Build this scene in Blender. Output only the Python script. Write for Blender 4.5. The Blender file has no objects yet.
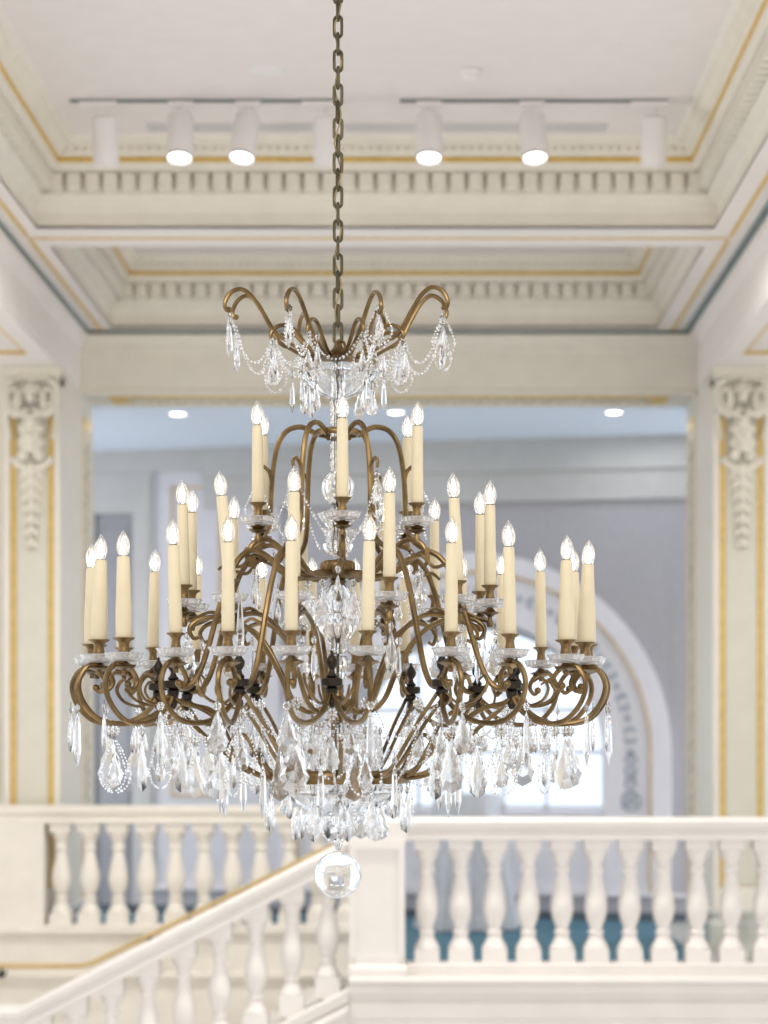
import bpy, math, random
from mathutils import Vector, Matrix
random.seed(7)
S = bpy.context.scene
COL = S.collection
PI = math.pi
F = 2230.0; CX = 421.0; HY = 738.0          # focal length in px, principal point
sin, cos = math.sin, math.cos
def P(px, py, Y): return Vector(((px-CX)*Y/F, Y, (HY-py)*Y/F))
def PX(px, Y): return (px-CX)*Y/F
def PZ(py, Y): return (HY-py)*Y/F

# ------------------------------------------------------------------ materials
def newmat(name):
    m = bpy.data.materials.new(name); m.use_nodes = True
    nt = m.node_tree; b = nt.nodes['Principled BSDF']
    return m, nt, b
def pmat(name, col, rough=.5, metal=0., var=.0, scale=8., bump=0., bscale=60., stretch=None, spec=.5):
    m, nt, b = newmat(name)
    b.inputs['Roughness'].default_value = rough
    b.inputs['Metallic'].default_value = metal
    b.inputs['Specular IOR Level'].default_value = spec
    tc = nt.nodes.new('ShaderNodeTexCoord')
    mp = nt.nodes.new('ShaderNodeMapping'); nt.links.new(tc.outputs['Object'], mp.inputs['Vector'])
    if stretch: mp.inputs['Scale'].default_value = stretch
    n = nt.nodes.new('ShaderNodeTexNoise'); n.inputs['Scale'].default_value = scale; n.inputs['Detail'].default_value = 5
    nt.links.new(mp.outputs['Vector'], n.inputs['Vector'])
    r = nt.nodes.new('ShaderNodeValToRGB')
    c1 = [max(0, c*(1-var)) for c in col]; c2 = [min(1, c*(1+var)) for c in col]
    r.color_ramp.elements[0].color = (*c1, 1); r.color_ramp.elements[0].position = .3
    r.color_ramp.elements[1].color = (*c2, 1); r.color_ramp.elements[1].position = .7
    nt.links.new(n.outputs['Fac'], r.inputs['Fac']); nt.links.new(r.outputs['Color'], b.inputs['Base Color'])
    if bump:
        n2 = nt.nodes.new('ShaderNodeTexNoise'); n2.inputs['Scale'].default_value = bscale
        nt.links.new(mp.outputs['Vector'], n2.inputs['Vector'])
        bp = nt.nodes.new('ShaderNodeBump'); bp.inputs['Strength'].default_value = bump; bp.inputs['Distance'].default_value = .01
        nt.links.new(n2.outputs['Fac'], bp.inputs['Height']); nt.links.new(bp.outputs['Normal'], b.inputs['Normal'])
    return m
M = {}
M['plaster'] = pmat('cream_plaster', (.80,.76,.675), .6, var=.03, bump=.05)
M['ceiling'] = pmat('ceiling_paint', (.80,.75,.73), .7, var=.02, bump=.04)
M['soffit'] = pmat('soffit_paint', (.86,.81,.78), .6, var=.02)
M['relief'] = pmat('relief_plaster', (.76,.72,.62), .6, var=.06, scale=20, bump=.15)
M['gold'] = pmat('gold_leaf', (.74,.52,.16), .45, metal=.35, var=.12, scale=30)
M['gap'] = pmat('painted_gap_shade', (.16,.21,.21), .6, var=.05)
M['stone'] = pmat('white_stone', (.76,.725,.69), .45, var=.03, scale=5)
M['stone_far'] = pmat('cream_stone', (.80,.755,.68), .4, var=.05, scale=7)
M['panelgrey'] = pmat('shaft_panel', (.66,.64,.55), .6, var=.03)
M['marble'] = pmat('grey_marble', (.52,.53,.49), .25, var=.25, scale=6)
M['carpet'] = pmat('blue_carpet', (.085,.20,.27), .95, var=.12, scale=60, bump=.4, bscale=300)
M['blueceil'] = pmat('pale_blue_ceiling', (.72,.80,.90), .7, var=.02)
M['wallpaper'] = pmat('lilac_grey_wallpaper', (.45,.445,.475), .8, var=.06, scale=90, stretch=(1,1,.15))
M['greywall'] = pmat('grey_white_wall', (.55,.55,.54), .7, var=.03)
M['lilac'] = pmat('pale_lilac_wall', (.70,.69,.74), .7, var=.03)
M['wain'] = pmat('grey_wainscot', (.42,.42,.46), .7, var=.04)
M['base'] = pmat('dark_baseboard', (.10,.13,.16), .5, var=.1)
M['doorgrey'] = pmat('grey_door', (.33,.33,.36), .6, var=.06)
M['archwhite'] = pmat('arch_white', (.80,.79,.84), .6, var=.02)
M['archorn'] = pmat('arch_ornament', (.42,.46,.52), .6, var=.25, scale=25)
M['archgold'] = pmat('dull_gold', (.62,.48,.30), .5, metal=.2, var=.1)
M['winframe'] = pmat('window_frame_paint', (.85,.87,.9), .5, var=.01)
M['brass'] = pmat('aged_brass', (.20,.132,.058), .32, metal=.9, var=.4, scale=16)
M['bronze'] = pmat('dark_bronze', (.095,.078,.045), .42, metal=.8, var=.35, scale=20)
M['patina'] = pmat('blackened_bronze', (.035,.028,.02), .4, metal=.7, var=.4, scale=20)
M['handbrass'] = pmat('handrail_brass', (.66,.50,.24), .35, metal=.6, var=.1)
M['black'] = pmat('black_metal', (.02,.02,.02), .5, var=.1)
M['sleeve'] = pmat('ivory_candle_sleeve', (.71,.62,.43), .5, var=.04, scale=12)
M['cord'] = pmat('gold_cord', (.33,.25,.12), .6, var=.15, scale=80)
M['fixture'] = pmat('white_fixture', (.82,.80,.79), .5, var=.02)
M['trackgrey'] = pmat('track_grey', (.20,.23,.23), .5, var=.05)
M['vent'] = pmat('vent_grey', (.42,.42,.42), .6, var=.05)
M['cloth'] = pmat('grey_table_cloth', (.56,.59,.64), .6, var=.15, scale=14, stretch=(6,6,.6))
def glassmat(name, col=(1,1,1), rough=.01, ior=1.52):
    m, nt, b = newmat(name)
    b.inputs['Base Color'].default_value = (*col, 1)
    b.inputs['Transmission Weight'].default_value = 1
    b.inputs['Roughness'].default_value = rough; b.inputs['IOR'].default_value = ior
    n = nt.nodes.new('ShaderNodeTexNoise'); n.inputs['Scale'].default_value = 90
    bp = nt.nodes.new('ShaderNodeBump'); bp.inputs['Strength'].default_value = .05; bp.inputs['Distance'].default_value = .003
    nt.links.new(n.outputs['Fac'], bp.inputs['Height']); nt.links.new(bp.outputs['Normal'], b.inputs['Normal'])
    return m
M['crystal'] = glassmat('cut_crystal')
M['ballglass'] = glassmat('solid_ball_glass', (.98,.99,1), 0, 1.5)
def thinglass(name, tint=(1,1,1), milk=.12, gl=.0):
    m = bpy.data.materials.new(name); m.use_nodes = True; nt = m.node_tree; nt.nodes.clear()
    o = nt.nodes.new('ShaderNodeOutputMaterial')
    t = nt.nodes.new('ShaderNodeBsdfTransparent'); t.inputs[0].default_value = (*tint, 1)
    g = nt.nodes.new('ShaderNodeBsdfGlossy'); g.inputs['Roughness'].default_value = .05
    fr = nt.nodes.new('ShaderNodeFresnel'); fr.inputs['IOR'].default_value = 1.6
    mx = nt.nodes.new('ShaderNodeMixShader'); nt.links.new(fr.outputs[0], mx.inputs[0])
    nt.links.new(t.outputs[0], mx.inputs[1]); nt.links.new(g.outputs[0], mx.inputs[2])
    d = nt.nodes.new('ShaderNodeBsdfTranslucent'); d.inputs[0].default_value = (.95,.95,.95,1)
    n = nt.nodes.new('ShaderNodeTexNoise'); n.inputs['Scale'].default_value = 120
    mt = nt.nodes.new('ShaderNodeMath'); mt.operation = 'MULTIPLY'; mt.inputs[1].default_value = milk*2
    nt.links.new(n.outputs['Fac'], mt.inputs[0])
    m2 = nt.nodes.new('ShaderNodeMixShader'); nt.links.new(mt.outputs[0], m2.inputs[0])
    nt.links.new(mx.outputs[0], m2.inputs[1]); nt.links.new(d.outputs[0], m2.inputs[2])
    nt.links.new(m2.outputs[0], o.inputs[0]); return m
M['dishglass'] = glassmat('frosted_cut_glass', (1,1,1), .16, 1.45); M['dishglass'].node_tree.nodes['Principled BSDF'].inputs['Transmission Weight'].default_value = .78
M['bulb'] = thinglass('clear_bulb_glass', (1,1,1), .14)
M['dish'] = thinglass('cut_glass_dish', (.97,.98,.98), .25)
M['pane'] = thinglass('window_pane', (.97,.98,1), .0)
def emat(name, col, st):
    m = bpy.data.materials.new(name); m.use_nodes = True; nt = m.node_tree; nt.nodes.clear()
    o = nt.nodes.new('ShaderNodeOutputMaterial'); e = nt.nodes.new('ShaderNodeEmission')
    e.inputs[0].default_value = (*col, 1); e.inputs[1].default_value = st
    nt.links.new(e.outputs[0], o.inputs[0]); return m
M['filament'] = emat('glowing_filament', (1,.88,.74), 12)
M['lens'] = emat('lit_lens', (1,.98,.95), 3)
M['down'] = emat('lit_downlight', (1,.97,.93), 8)

# ------------------------------------------------------------------ mesh builder
class MB:
    def __init__(s): s.v = []; s.f = []
    def add(s, vs, fs):
        k = len(s.v); s.v += [tuple(v) for v in vs]; s.f += [tuple(i+k for i in f) for f in fs]
    def box(s, x0, x1, y0, y1, z0, z1):
        s.add([(x0,y0,z0),(x1,y0,z0),(x1,y1,z0),(x0,y1,z0),(x0,y0,z1),(x1,y0,z1),(x1,y1,z1),(x0,y1,z1)],
              [(0,3,2,1),(4,5,6,7),(0,1,5,4),(1,2,6,5),(2,3,7,6),(3,0,4,7)]); return s
    def lathe(s, prof, n=16, c=(0,0,0), closed=False, ang=None):
        vs = []; fs = []
        for (r, z) in prof:
            for k in range(n):
                a = 2*PI*k/n; vs.append((c[0]+r*cos(a), c[1]+r*sin(a), c[2]+z))
        m = len(prof)
        for i in range(m-1 if not closed else m):
            j = (i+1) % m
            for k in range(n):
                l = (k+1) % n
                fs.append((i*n+k, i*n+l, j*n+l, j*n+k))
        if not closed:
            fs.append(tuple(range(n-1, -1, -1))); fs.append(tuple((m-1)*n+k for k in range(n)))
        s.add(vs, fs); return s
    def tube(s, pts, rad, n=8, flat=1.0):
        pts = [Vector(p) for p in pts]; m = len(pts)
        if not hasattr(rad, '__len__'): rad = [rad]*m
        vs = []; fs = []; prev = None
        for i, p in enumerate(pts):
            t = (pts[min(i+1, m-1)]-pts[max(i-1, 0)]).normalized()
            if prev is None:
                a = Vector((0,0,1)) if abs(t.z) < .9 else Vector((1,0,0))
                nrm = t.cross(a).normalized()
            else:
                nrm = (prev - t*prev.dot(t)).normalized()
            prev = nrm; b = t.cross(nrm)
            for k in range(n):
                q = 2*PI*k/n; vs.append(p + nrm*cos(q)*rad[i]*flat + b*sin(q)*rad[i])
        for i in range(m-1):
            for k in range(n):
                l = (k+1) % n; fs.append((i*n+k, i*n+l, (i+1)*n+l, (i+1)*n+k))
        fs.append(tuple(range(n-1, -1, -1))); fs.append(tuple((m-1)*n+k for k in range(n)))
        s.add(vs, fs); return s
    def ell(s, c, r, nu=10, nv=6, rot=None):
        vs = []; fs = []; c = Vector(c)
        def q(x, y, z):
            w = Vector((x*r[0], y*r[1], z*r[2]))
            return c + (rot @ w if rot else w)
        vs.append(q(0,0,1))
        for i in range(1, nv):
            a = PI*i/nv
            for k in range(nu): vs.append(q(sin(a)*cos(2*PI*k/nu), sin(a)*sin(2*PI*k/nu), cos(a)))
        vs.append(q(0,0,-1))
        for k in range(nu): fs.append((0, 1+k, 1+(k+1) % nu))
        for i in range(nv-2):
            for k in range(nu):
                l = (k+1) % nu; a = 1+i*nu; fs.append((a+k, a+nu+k, a+nu+l, a+l))
        a = 1+(nv-2)*nu
        for k in range(nu): fs.append((a+k, len(vs)-1, a+(k+1) % nu))
        s.add(vs, fs); return s
    def sweep(s, prof, A, B, n_=(0,-1,0), up=(0,0,1), cap=True):
        """profile (out, up) carried straight from A to B"""
        A = Vector(A); B = Vector(B); o = Vector(n_); u = Vector(up); m = len(prof)
        vs = [A+o*a+u*b for a, b in prof]+[B+o*a+u*b for a, b in prof]
        fs = [(i, (i+1) % m, (i+1) % m+m, i+m) for i in range(m)]
        if cap: fs += [tuple(range(m-1, -1, -1)), tuple(range(m, 2*m))]
        s.add(vs, fs); return s
    def build(s, name, mat, parent=None, loc=(0,0,0), smooth=True, rot=None, ang=40, origin=None):
        me = bpy.data.meshes.new(name)
        vs = s.v
        if origin is not None:
            vs = [(x-origin[0], y-origin[1], z-origin[2]) for x, y, z in s.v]; loc = origin
        me.from_pydata(vs, [], s.f); me.update()
        import bmesh
        b = bmesh.new(); b.from_mesh(me); bmesh.ops.recalc_face_normals(b, faces=b.faces); b.to_mesh(me); b.free()
        if smooth:
            me.polygons.foreach_set('use_smooth', [True]*len(me.polygons)); me.set_sharp_from_angle(angle=math.radians(ang))
        me.materials.append(mat)
        o = bpy.data.objects.new(name, me); COL.objects.link(o)
        o.location = loc
        if parent:
            o.parent = parent
            if origin is not None: o.location = Vector(origin)-parent.location
        if rot: o.rotation_euler = rot
        return o
def spline(pts, n=6):
    pts = [Vector(p) for p in pts]; out = []
    for i in range(len(pts)-1):
        p0 = pts[max(i-1,0)]; p1 = pts[i]; p2 = pts[i+1]; p3 = pts[min(i+2, len(pts)-1)]
        for k in range(n):
            t = k/n
            out.append(.5*((2*p1)+(p2-p0)*t+(2*p0-5*p1+4*p2-p3)*t*t+(3*p1-p0-3*p2+p3)*t**3))
    out.append(pts[-1]); return out
def tag(o, label, cat, group=None):
    o['label'] = label; o['category'] = cat
    if group: o['group'] = group
    return o
def thing(name, loc, label, cat, group=None):
    o = bpy.data.objects.new(name, None); COL.objects.link(o); o.location = loc; o.empty_display_size = .05
    return tag(o, label, cat, group)
def struct(o): o['kind'] = 'structure'; return o
def dup(o, parent, loc=None, rot=None):
    c = o.copy(); COL.objects.link(c); c.parent = parent
    if loc is not None: c.location = loc
    if rot is not None: c.rotation_euler = rot
    return c

# ================================================================== ROOM
XL, XR = -2.12, 1.62        # coffer opening
GL, GR = -2.29, 1.82        # gap line, shade painted dark
JL, JR = -2.35, 1.90        # beam faces / opening
YB = 15.4; YJ = 15.95; YP = 14.5
ZS = 2.81; ZC = 3.26; ZF = -1.43
Y0 = 4.5
c = MB().box(-2.4, 1.95, Y0, YB, ZC, ZC+.1); struct(c.build('ceiling', M['ceiling'], smooth=False))
def coffer(name, x0, x1, y0, y1):
    prof = [(.0, ZS+.0), (.0, ZS+.015), (-.012, ZS+.03), (-.02, 2.90), (-.005, 2.945), (.03, 2.965), (.045, 2.985), (.045, 3.0), (.04, 3.002),
            (.04, 3.095), (.115, 3.10), (.125, 3.135), (.14, 3.137), (.14, 3.168), (.15, 3.17), (.165, 3.19), (.205, 3.235), (.225, 3.24), (.24, ZC)]
    m = MB(); vs = []; fs = []
    for d, z in prof: vs += [(x0+d, y0+d, z), (x1-d, y0+d, z), (x1-d, y1-d, z), (x0+d, y1-d, z)]
    for i in range(len(prof)-1):
        for k in range(4):
            l = (k+1) % 4; fs.append((i*4+k, i*4+l, (i+1)*4+l, (i+1)*4+k))
    m.add(vs, fs)
    o = struct(m.build(name, M['plaster'], smooth=False))
    dn = MB(); lf = MB(); sp = .1
    def along(L):
        n = int(L/sp); return [(-L/2+(i+.5)*L/n) for i in range(n)]
    mx = (x0+x1)/2; my = (y0+y1)/2
    for t in along(x1-x0-.14):
        for yy, sg in ((y1, -1), (y0, 1)):
            ya, yb = sorted((yy+sg*.012, yy+sg*.105)); dn.box(mx+t-.036, mx+t+.036, ya, yb, 3.005, 3.092)
            for q in (-.025, .025):
                R = Matrix.Rotation(sg*.75, 3, 'X'); lf.ell((mx+t+q, yy+sg*.183, 3.208), (.017, .012, .042), 6, 5, R)
    for t in along(y1-y0-.14):
        for xx, sg in ((x0, 1), (x1, -1)):
            xa, xb = sorted((xx+sg*.012, xx+sg*.105)); dn.box(xa, xb, my+t-.036, my+t+.036, 3.005, 3.092)
            for q in (-.025, .025):
                R = Matrix.Rotation(-sg*-.75, 3, 'Y'); lf.ell((xx+sg*.183, my+t+q, 3.208), (.012, .017, .042), 6, 5, R)
    dn.build('dentil_course', M['plaster'], o, smooth=False); lf.build('leaf_moulding', M['plaster'], o)
    g = MB(); e = .142
    g.box(x0+e-.01, x1-e+.01, y1-e-.008, y1-e+.01, 3.139, 3.166); g.box(x0+e-.01, x1-e+.01, y0+e-.01, y0+e+.008, 3.139, 3.166)
    g.box(x0+e-.01, x0+e+.008, y0+e, y1-e, 3.139, 3.166); g.box(x1-e-.008, x1-e+.01, y0+e, y1-e, 3.139, 3.166)
    g.build('gold_fillet', M['gold'], o, smooth=False)
    return o
coffer('trim_1', XL, XR, Y0, 12.30)
coffer('trim_2', XL, XR, 12.75, 15.27)
# flat soffit frame round the coffers
m = MB()
m.box(GL, XL, Y0, YB-.01, ZS, ZS+.012); m.box(XR, GR, Y0, YB-.01, ZS, ZS+.012)
m.box(XL, XR, 12.30, 12.75, ZS, ZS+.012); m.box(XL, XR, 15.27, YB-.01, ZS, ZS+.012)
t3 = struct(m.build('trim_3', M['soffit'], smooth=False))
g = MB(); w = .012
g.box(GL+.08, GR-.08, 12.52, 12.545, ZS-.006, ZS+.004)
for y0, y1 in ((Y0, 12.47), (12.60, 15.36)):
    g.box(GL+.075, GL+.075+.022, y0, y1, ZS-.006, ZS+.004); g.box(GR-.097, GR-.075, y0, y1, ZS-.006, ZS+.004)
g.build('gold_fillet', M['gold'], t3, smooth=False)
# gap line: dark coloured strips stand in for the shade of the recess
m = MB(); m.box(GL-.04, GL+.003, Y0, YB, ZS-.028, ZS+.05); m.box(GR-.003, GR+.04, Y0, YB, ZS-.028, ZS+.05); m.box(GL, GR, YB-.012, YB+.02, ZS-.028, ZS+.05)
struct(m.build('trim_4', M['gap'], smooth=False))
# side beams
ZB = 2.41
def sidebeam(name, xf, sg):
    # sg=+1: left beam, face looks to +x
    pr = [(0, ZB), (0, 2.45), (.006, 2.46), (.006, 2.68), (.02, 2.70), (.045, 2.74), (.055, ZS-.03), (-.7, ZS-.03), (-.7, ZB), (-.36, ZB), (-.355, ZB+.02), (-.125, ZB+.02), (-.12, ZB)]
    m = MB(); m.sweep([(a, b) for a, b in pr], (xf, 14.03, 0), (xf, Y0, 0), (sg, 0, 0))
    m.sweep([(0, ZB), (0, 2.45), (.006, 2.46), (.006, 2.68), (.02, 2.70), (.045, 2.74), (.055, ZS-.03), (-.7, ZS-.03), (-.7, ZB)], (xf, YB, 0), (xf, 14.03, 0), (sg, 0, 0))
    o = struct(m.build(name, M['soffit'], smooth=False))
    g = MB(); a, b = sorted((xf-sg*.12, xf-sg*.137)); g.box(a, b, Y0, 14.03, ZB+.002, ZB+.018)
    a, b = sorted((xf-sg*.12, xf-sg*.36)); g.box(a, b, 13.995, 14.029, ZB+.002, ZB+.018)
    a, b = sorted((xf-sg*.343, xf-sg*.36)); g.box(a, b, Y0, 14.03, ZB+.002, ZB+.018)
    g.build('gold_fillet', M['gold'], o, smooth=False)
sidebeam('trim_5', JL, 1); sidebeam('trim_6', JR, -1)
# back beam over the opening
m = MB(); pr = [(0, 2.37), (.012, 2.375), (.012, 2.40), (0, 2.41), (0, 2.66), (.01, 2.67), (.014, 2.72), (.03, 2.74), (.045, ZS-.03), (-.53, ZS-.03), (-.53, 2.37)]
m.sweep(pr, (JL, YB, 0), (JR, YB, 0))
t7 = struct(m.build('trim_7', M['plaster'], smooth=False))
g = MB(); zz = 2.37
g.box(-2.17, 1.72, 15.46, 15.52, zz-.012, zz+.001); g.box(-2.17, 1.72, 15.80, 15.82, zz-.008, zz+.001)
g.box(-2.17, -2.06, 15.52, 15.80, zz-.008, zz+.001); g.box(1.61, 1.72, 15.52, 15.80, zz-.008, zz+.001)
g.build('gold_fillet', M['gold'], t7, smooth=False)
g = MB(); random.seed(3)
for i in range(60):
    x = -2.02+i*.061; g.ell((x, 15.66, zz-.002), (.024, .06, .012), 6, 4, Matrix.Rotation(.5*(-1)**i, 3, 'Z'))
g.build('soffit_relief', M['marble'], t7)
# wall around the opening + jambs
for nm, x0, x1, jx, sg in (('wall_left', -4.6, JL, JL, 1), ('wall_right', JR, 4.4, JR, -1)):
    m = MB().box(x0, x1, YB, YJ, ZF, ZS+.3)
    o = struct(m.build(nm, M['plaster'], smooth=False))
    g = MB(); r = MB()
    a, b = sorted((jx-sg*.002, jx+sg*.006))
    for y in (15.49, 15.84): g.box(a, b, y, y+.022, ZF+.2, 2.24)
    g.box(a, b, 15.51, 15.84, 2.16, 2.24)
    g.build('gold_fillet', M['gold'], o, smooth=False)
    for i in range(70):
        z = -1.1+i*.046; r.ell((jx+sg*.002, 15.67, z), (.01, .07+.04*sin(i*1.7), .018), 6, 4, Matrix.Rotation(.4*(-1)**i, 3, 'X'))
    r.build('jamb_relief', M['marble'], o)

# pilasters
def pilaster(xc, label):
    T = thing('pilaster', (xc, YP+.05, ZF), label, 'pilaster', None)
    hw = .18
    m = MB().box(xc-hw, xc+hw, YP+.03, YB-.002, ZF+.32, ZB-.002)
    # raised frame around the sunk front panel
    m.box(xc-hw, xc-.145, YP, YP+.03, ZF+.32, 2.30); m.box(xc+.145, xc+hw, YP, YP+.03, ZF+.32, 2.30)
    m.box(xc-.145, xc+.145, YP, YP+.03, 2.18, 2.30); m.box(xc-.145, xc+.145, YP, YP+.03, ZF+.32, ZF+.45)
    m.box(xc-hw-.0, xc+hw+.0, YP-.012, YP+.2, 2.30, ZB-.002)
    m.build('shaft', M['plaster'], T, smooth=False, origin=(xc, YP+.05, ZF))
    m = MB().box(xc-.1, xc+.1, YP+.012, YP+.03, ZF+.48, 2.1); m.build('face_panel', M['panelgrey'], T, smooth=False, origin=(xc, YP+.05, ZF))
    for s in (-1, 1):
        a = xc+s*.122; MB().box(a-.016, a+.016, YP+.01, YP+.03, ZF+.46, 2.12).build('gold_strip', M['gold'], T, smooth=False, origin=(a, YP+.02, ZF+.46))
    pr = [(hw+.03, 0), (hw+.03, .22), (hw+.015, .24), (hw+.015, .27), (hw+.03, .29), (hw+.012, .32)]
    m = MB()
    for (a, z0), (b, z1) in zip(pr, pr[1:]):
        m.add([(xc-a,YP-.0+hw-a,ZF+z0),(xc+a,YP+hw-a,ZF+z0),(xc+a,YB-.003,ZF+z0),(xc-a,YB-.003,ZF+z0),(xc-b,YP+hw-b,ZF+z1),(xc+b,YP+hw-b,ZF+z1),(xc+b,YB-.003,ZF+z1),(xc-b,YB-.003,ZF+z1)],
              [(0,1,5,4),(1,2,6,5),(3,0,4,7),(4,5,6,7)])
    m.build('plinth', M['marble'], T, smooth=False, origin=(xc, YP+.05, ZF))
    # carved capital: abacus, volutes, leaves, swag
    m = MB(); y = YP-.02
    m.box(xc-.19, xc+.19, YP-.05, YP+.1, 2.345, 2.375); m.box(xc-.2, xc+.2, YP-.07, YP+.1, 2.375, ZB-.003)
    for s in (-1, 1):
        pts = []
        for k in range(34):
            a = k*.36; r = .075*math.exp(-.12*a)+.006
            pts.append((xc+s*(.115+r*sin(a)*.8), YP-.045-.0012*k, 2.20+r*cos(a)*1.5))
        m.tube(pts, [.024-.00045*k for k in range(34)], 7)
        m.tube(spline([(xc+s*.125, YP-.045, 2.32), (xc+s*.06, YP-.05, 2.335), (xc, YP-.055, 2.325)], 5), .015, 7)
        # outer acanthus running down the flank
        for k in range(5):
            m.ell((xc+s*(.15+.012*sin(k)), YP-.015, 2.15-.045*k), (.03-.004*k, .028, .036), 8, 6, Matrix.Rotation(s*.5, 3, 'Y'))
        # swag from the volute to the middle
        sw = spline([(xc+s*.15, YP-.04, 2.17), (xc+s*.10, YP-.06, 2.09), (xc+s*.03, YP-.06, 2.12)], 6)
        for k, p in enumerate(sw): m.ell(p, (.024, .022, .02), 7, 5)
        for k in range(6):
            m.ell((xc+s*(.03+.022*(k % 2)), YP-.025-.01*(k % 3), 2.05-.044*k), (.036, .026, .036), 8, 6, Matrix.Rotation(s*(.5-.1*k), 3, 'Y'))
    for k in range(7):
        a = -1.2+k*.4; m.ell((xc+.045*sin(a), YP-.06, 2.225+.05*cos(a)), (.013, .02, .045), 6, 5, Matrix.Rotation(a, 3, 'Y'))
    m.ell((xc, YP-.075, 2.215), (.03, .03, .042), 10, 8); m.ell((xc, YP-.05, 2.03), (.045, .035, .05), 10, 8); m.ell((xc, YP-.05, 1.92), (.038, .03, .07), 10, 8)
    for q in range(5): m.ell((xc+.07*(q-2)/2, YP-.07, 2.10-.012*(2-abs(q-2))), (.026, .022, .022), 8, 6)
    m.build('capital', M['relief'], T, origin=(xc, YP, 2.1), ang=60)
    # husk drop hanging down the panel
    m = MB()
    for k in range(7):
        z = 1.74-k*.078; q = 1.0-.075*k
        for s in (-1, 0, 1):
            m.ell((xc+s*.038*q, YP-.002-.016*(s == 0), z-.012*abs(s)), (.024*q+.006, .026, .048*q+.01), 8, 6, Matrix.Rotation(-s*.5, 3, 'Y'))
    for s in (-1, 1):
        for k in range(4): m.ell((xc+s*(.04+.024*k), YP-.004, 1.76+.008*k*k*.6), (.03, .026, .030), 8, 6, Matrix.Rotation(-s*.3, 3, 'Y'))
    m.build('husk_drop', M['relief'], T, origin=(xc, YP, 1.5), ang=60)
pilaster(-2.53, 'cream pilaster with carved capital and gold strips at the left of the opening')
pilaster(2.085, 'cream pilaster with carved capital and gold strips at the right of the opening')

# floors
m = MB().box(-4.6, 1.80, 14.42, 19.2, ZF-.1, ZF); m.box(-.40, 1.80, 12.1, 14.42, ZF-.1, ZF)
struct(m.build('floor', M['carpet'], smooth=False))
m = MB().box(1.80, 4.6, 12.1, 19.2, ZF-.1, ZF+.002)
struct(m.build('floor_marble', M['marble'], smooth=False))

# ---------------------------------------------------------------- room behind: slightly turned back wall
PRt = Vector((PX(683, 17.4), 17.4, 0)); PLt = Vector((PX(92, 18.4), 18.4, 0))
UD = (PRt-PLt).normalized(); ND = Vector((UD.y, -UD.x, 0))      # ND points to camera
if ND.y > 0: ND = -ND
def WU(px):
    d = Vector(((px-CX)/F, 1, 0)); # ray in plan from origin: t*d on plane
    t = PLt.dot(ND)/d.dot(ND); return (d*t-PLt).dot(UD), t
def W(px, py):
    u, t = WU(px); return u, (HY-py)*t/F
def WP(u, z, out=0.): return PLt+UD*u+ND*out+Vector((0,0,z))
def wbox(m, u0, u1, z0, z1, o0, o1):
    c = [WP(u, z, o) for z in (z0, z1) for o in (o0, o1) for u in (u0, u1)]
    m.add(c, [(0,1,3,2),(4,6,7,5),(0,4,5,1),(2,3,7,6),(0,2,6,4),(1,5,7,3)])
ZR = 2.36
ua = WU(-60)[0]; ub = WU(830)[0]
uc, zc = W(472, 752)
pxm = WU(472)[1]/F      # metres per px at arch
RI = 133*pxm; RO = 199*pxm
zsill = W(472, 812)[1]
N = 32
def arch_pts(r, zlow):
    pts = [(uc-r, zlow)]
    for k in range(N+1):
        a = PI-PI*k/N; pts.append((uc+r*cos(a), zc+r*sin(a)))
    pts.append((uc+r, zlow)); return pts
# wall: left part, right part, under sill, above arch
m = MB(); D = -.12
wbox(m, ua, uc-RI, ZF, ZR+.1, D, 0); wbox(m, uc+RI, ub, ZF, ZR+.1, D, 0); wbox(m, uc-RI, uc+RI, ZF, zsill, D, 0)
vs = []; fs = []
for k in range(N+1):
    a = PI-PI*k/N; u = uc+RI*cos(a); z = zc+RI*sin(a)
    vs += [WP(u, z, 0), WP(u, ZR+.1, 0), WP(u, z, D), WP(u, ZR+.1, D)]
for k in range(N):
    a = k*4; b = a+4; fs += [(a, a+1, b+1, b), (a+2, b+2, b+3, a+3), (a, b, b+2, a+2)]
m.add(vs, fs)
wb = struct(m.build('wall_back', M['wallpaper'], smooth=False))
# deep window reveal
m = MB(); vs = []; fs = []; ap = arch_pts(RI, zsill)
for u, z in ap: vs += [WP(u, z, -.01), WP(u, z, -.5), WP(uc+(u-uc)*1.05, z+(.03 if z > zsill else 0), -.5), WP(uc+(u-uc)*1.05, z+(.03 if z > zsill else 0), -.01)]
for k in range(len(ap)-1):
    a = k*4; b = a+4
    for q in range(4): fs.append((a+q, a+(q+1) % 4, b+(q+1) % 4, b+q))
m.add(vs, fs); wbox(m, uc-RI, uc+RI, zsill-.05, zsill, -.5, .03)
win = struct(m.build('window_1', M['archwhite'], smooth=False))
m = MB()
for k in range(len(ap)-1):
    (u0, z0), (u1, z1) = ap[k], ap[k+1]
    s_ = .93
    q = [WP(u0, z0, -.42), WP(u1, z1, -.42), WP(uc+(u1-uc)*s_, zc+(z1-zc)*s_ if z1 > zc else z1, -.42), WP(uc+(u0-uc)*s_, zc+(z0-zc)*s_ if z0 > zc else z0, -.42)]
    q2 = [p-ND*.05 for p in q]; m.add(q+q2, [(0,1,2,3),(4,7,6,5),(3,2,6,7),(0,4,5,1)])
for du in (-.5, -.17, .17, .5): wbox(m, uc+du*RI*2*.5-.014, uc+du*RI-.014+.028, zsill, zc+math.sqrt(max(0, 1-du*du))*RI, -.47, -.43)
for z in (zsill+.01, zc-.02, zc+.32): wbox(m, uc-RI*(1 if z < zc+.1 else .93), uc+RI*(1 if z < zc+.1 else .93), z, z+.035, -.47, -.43)
m.build('window_frame', M['winframe'], win, smooth=False)
m = MB(); wbox(m, uc-RI, uc+RI, zsill, zc, -.452, -.448)
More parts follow.
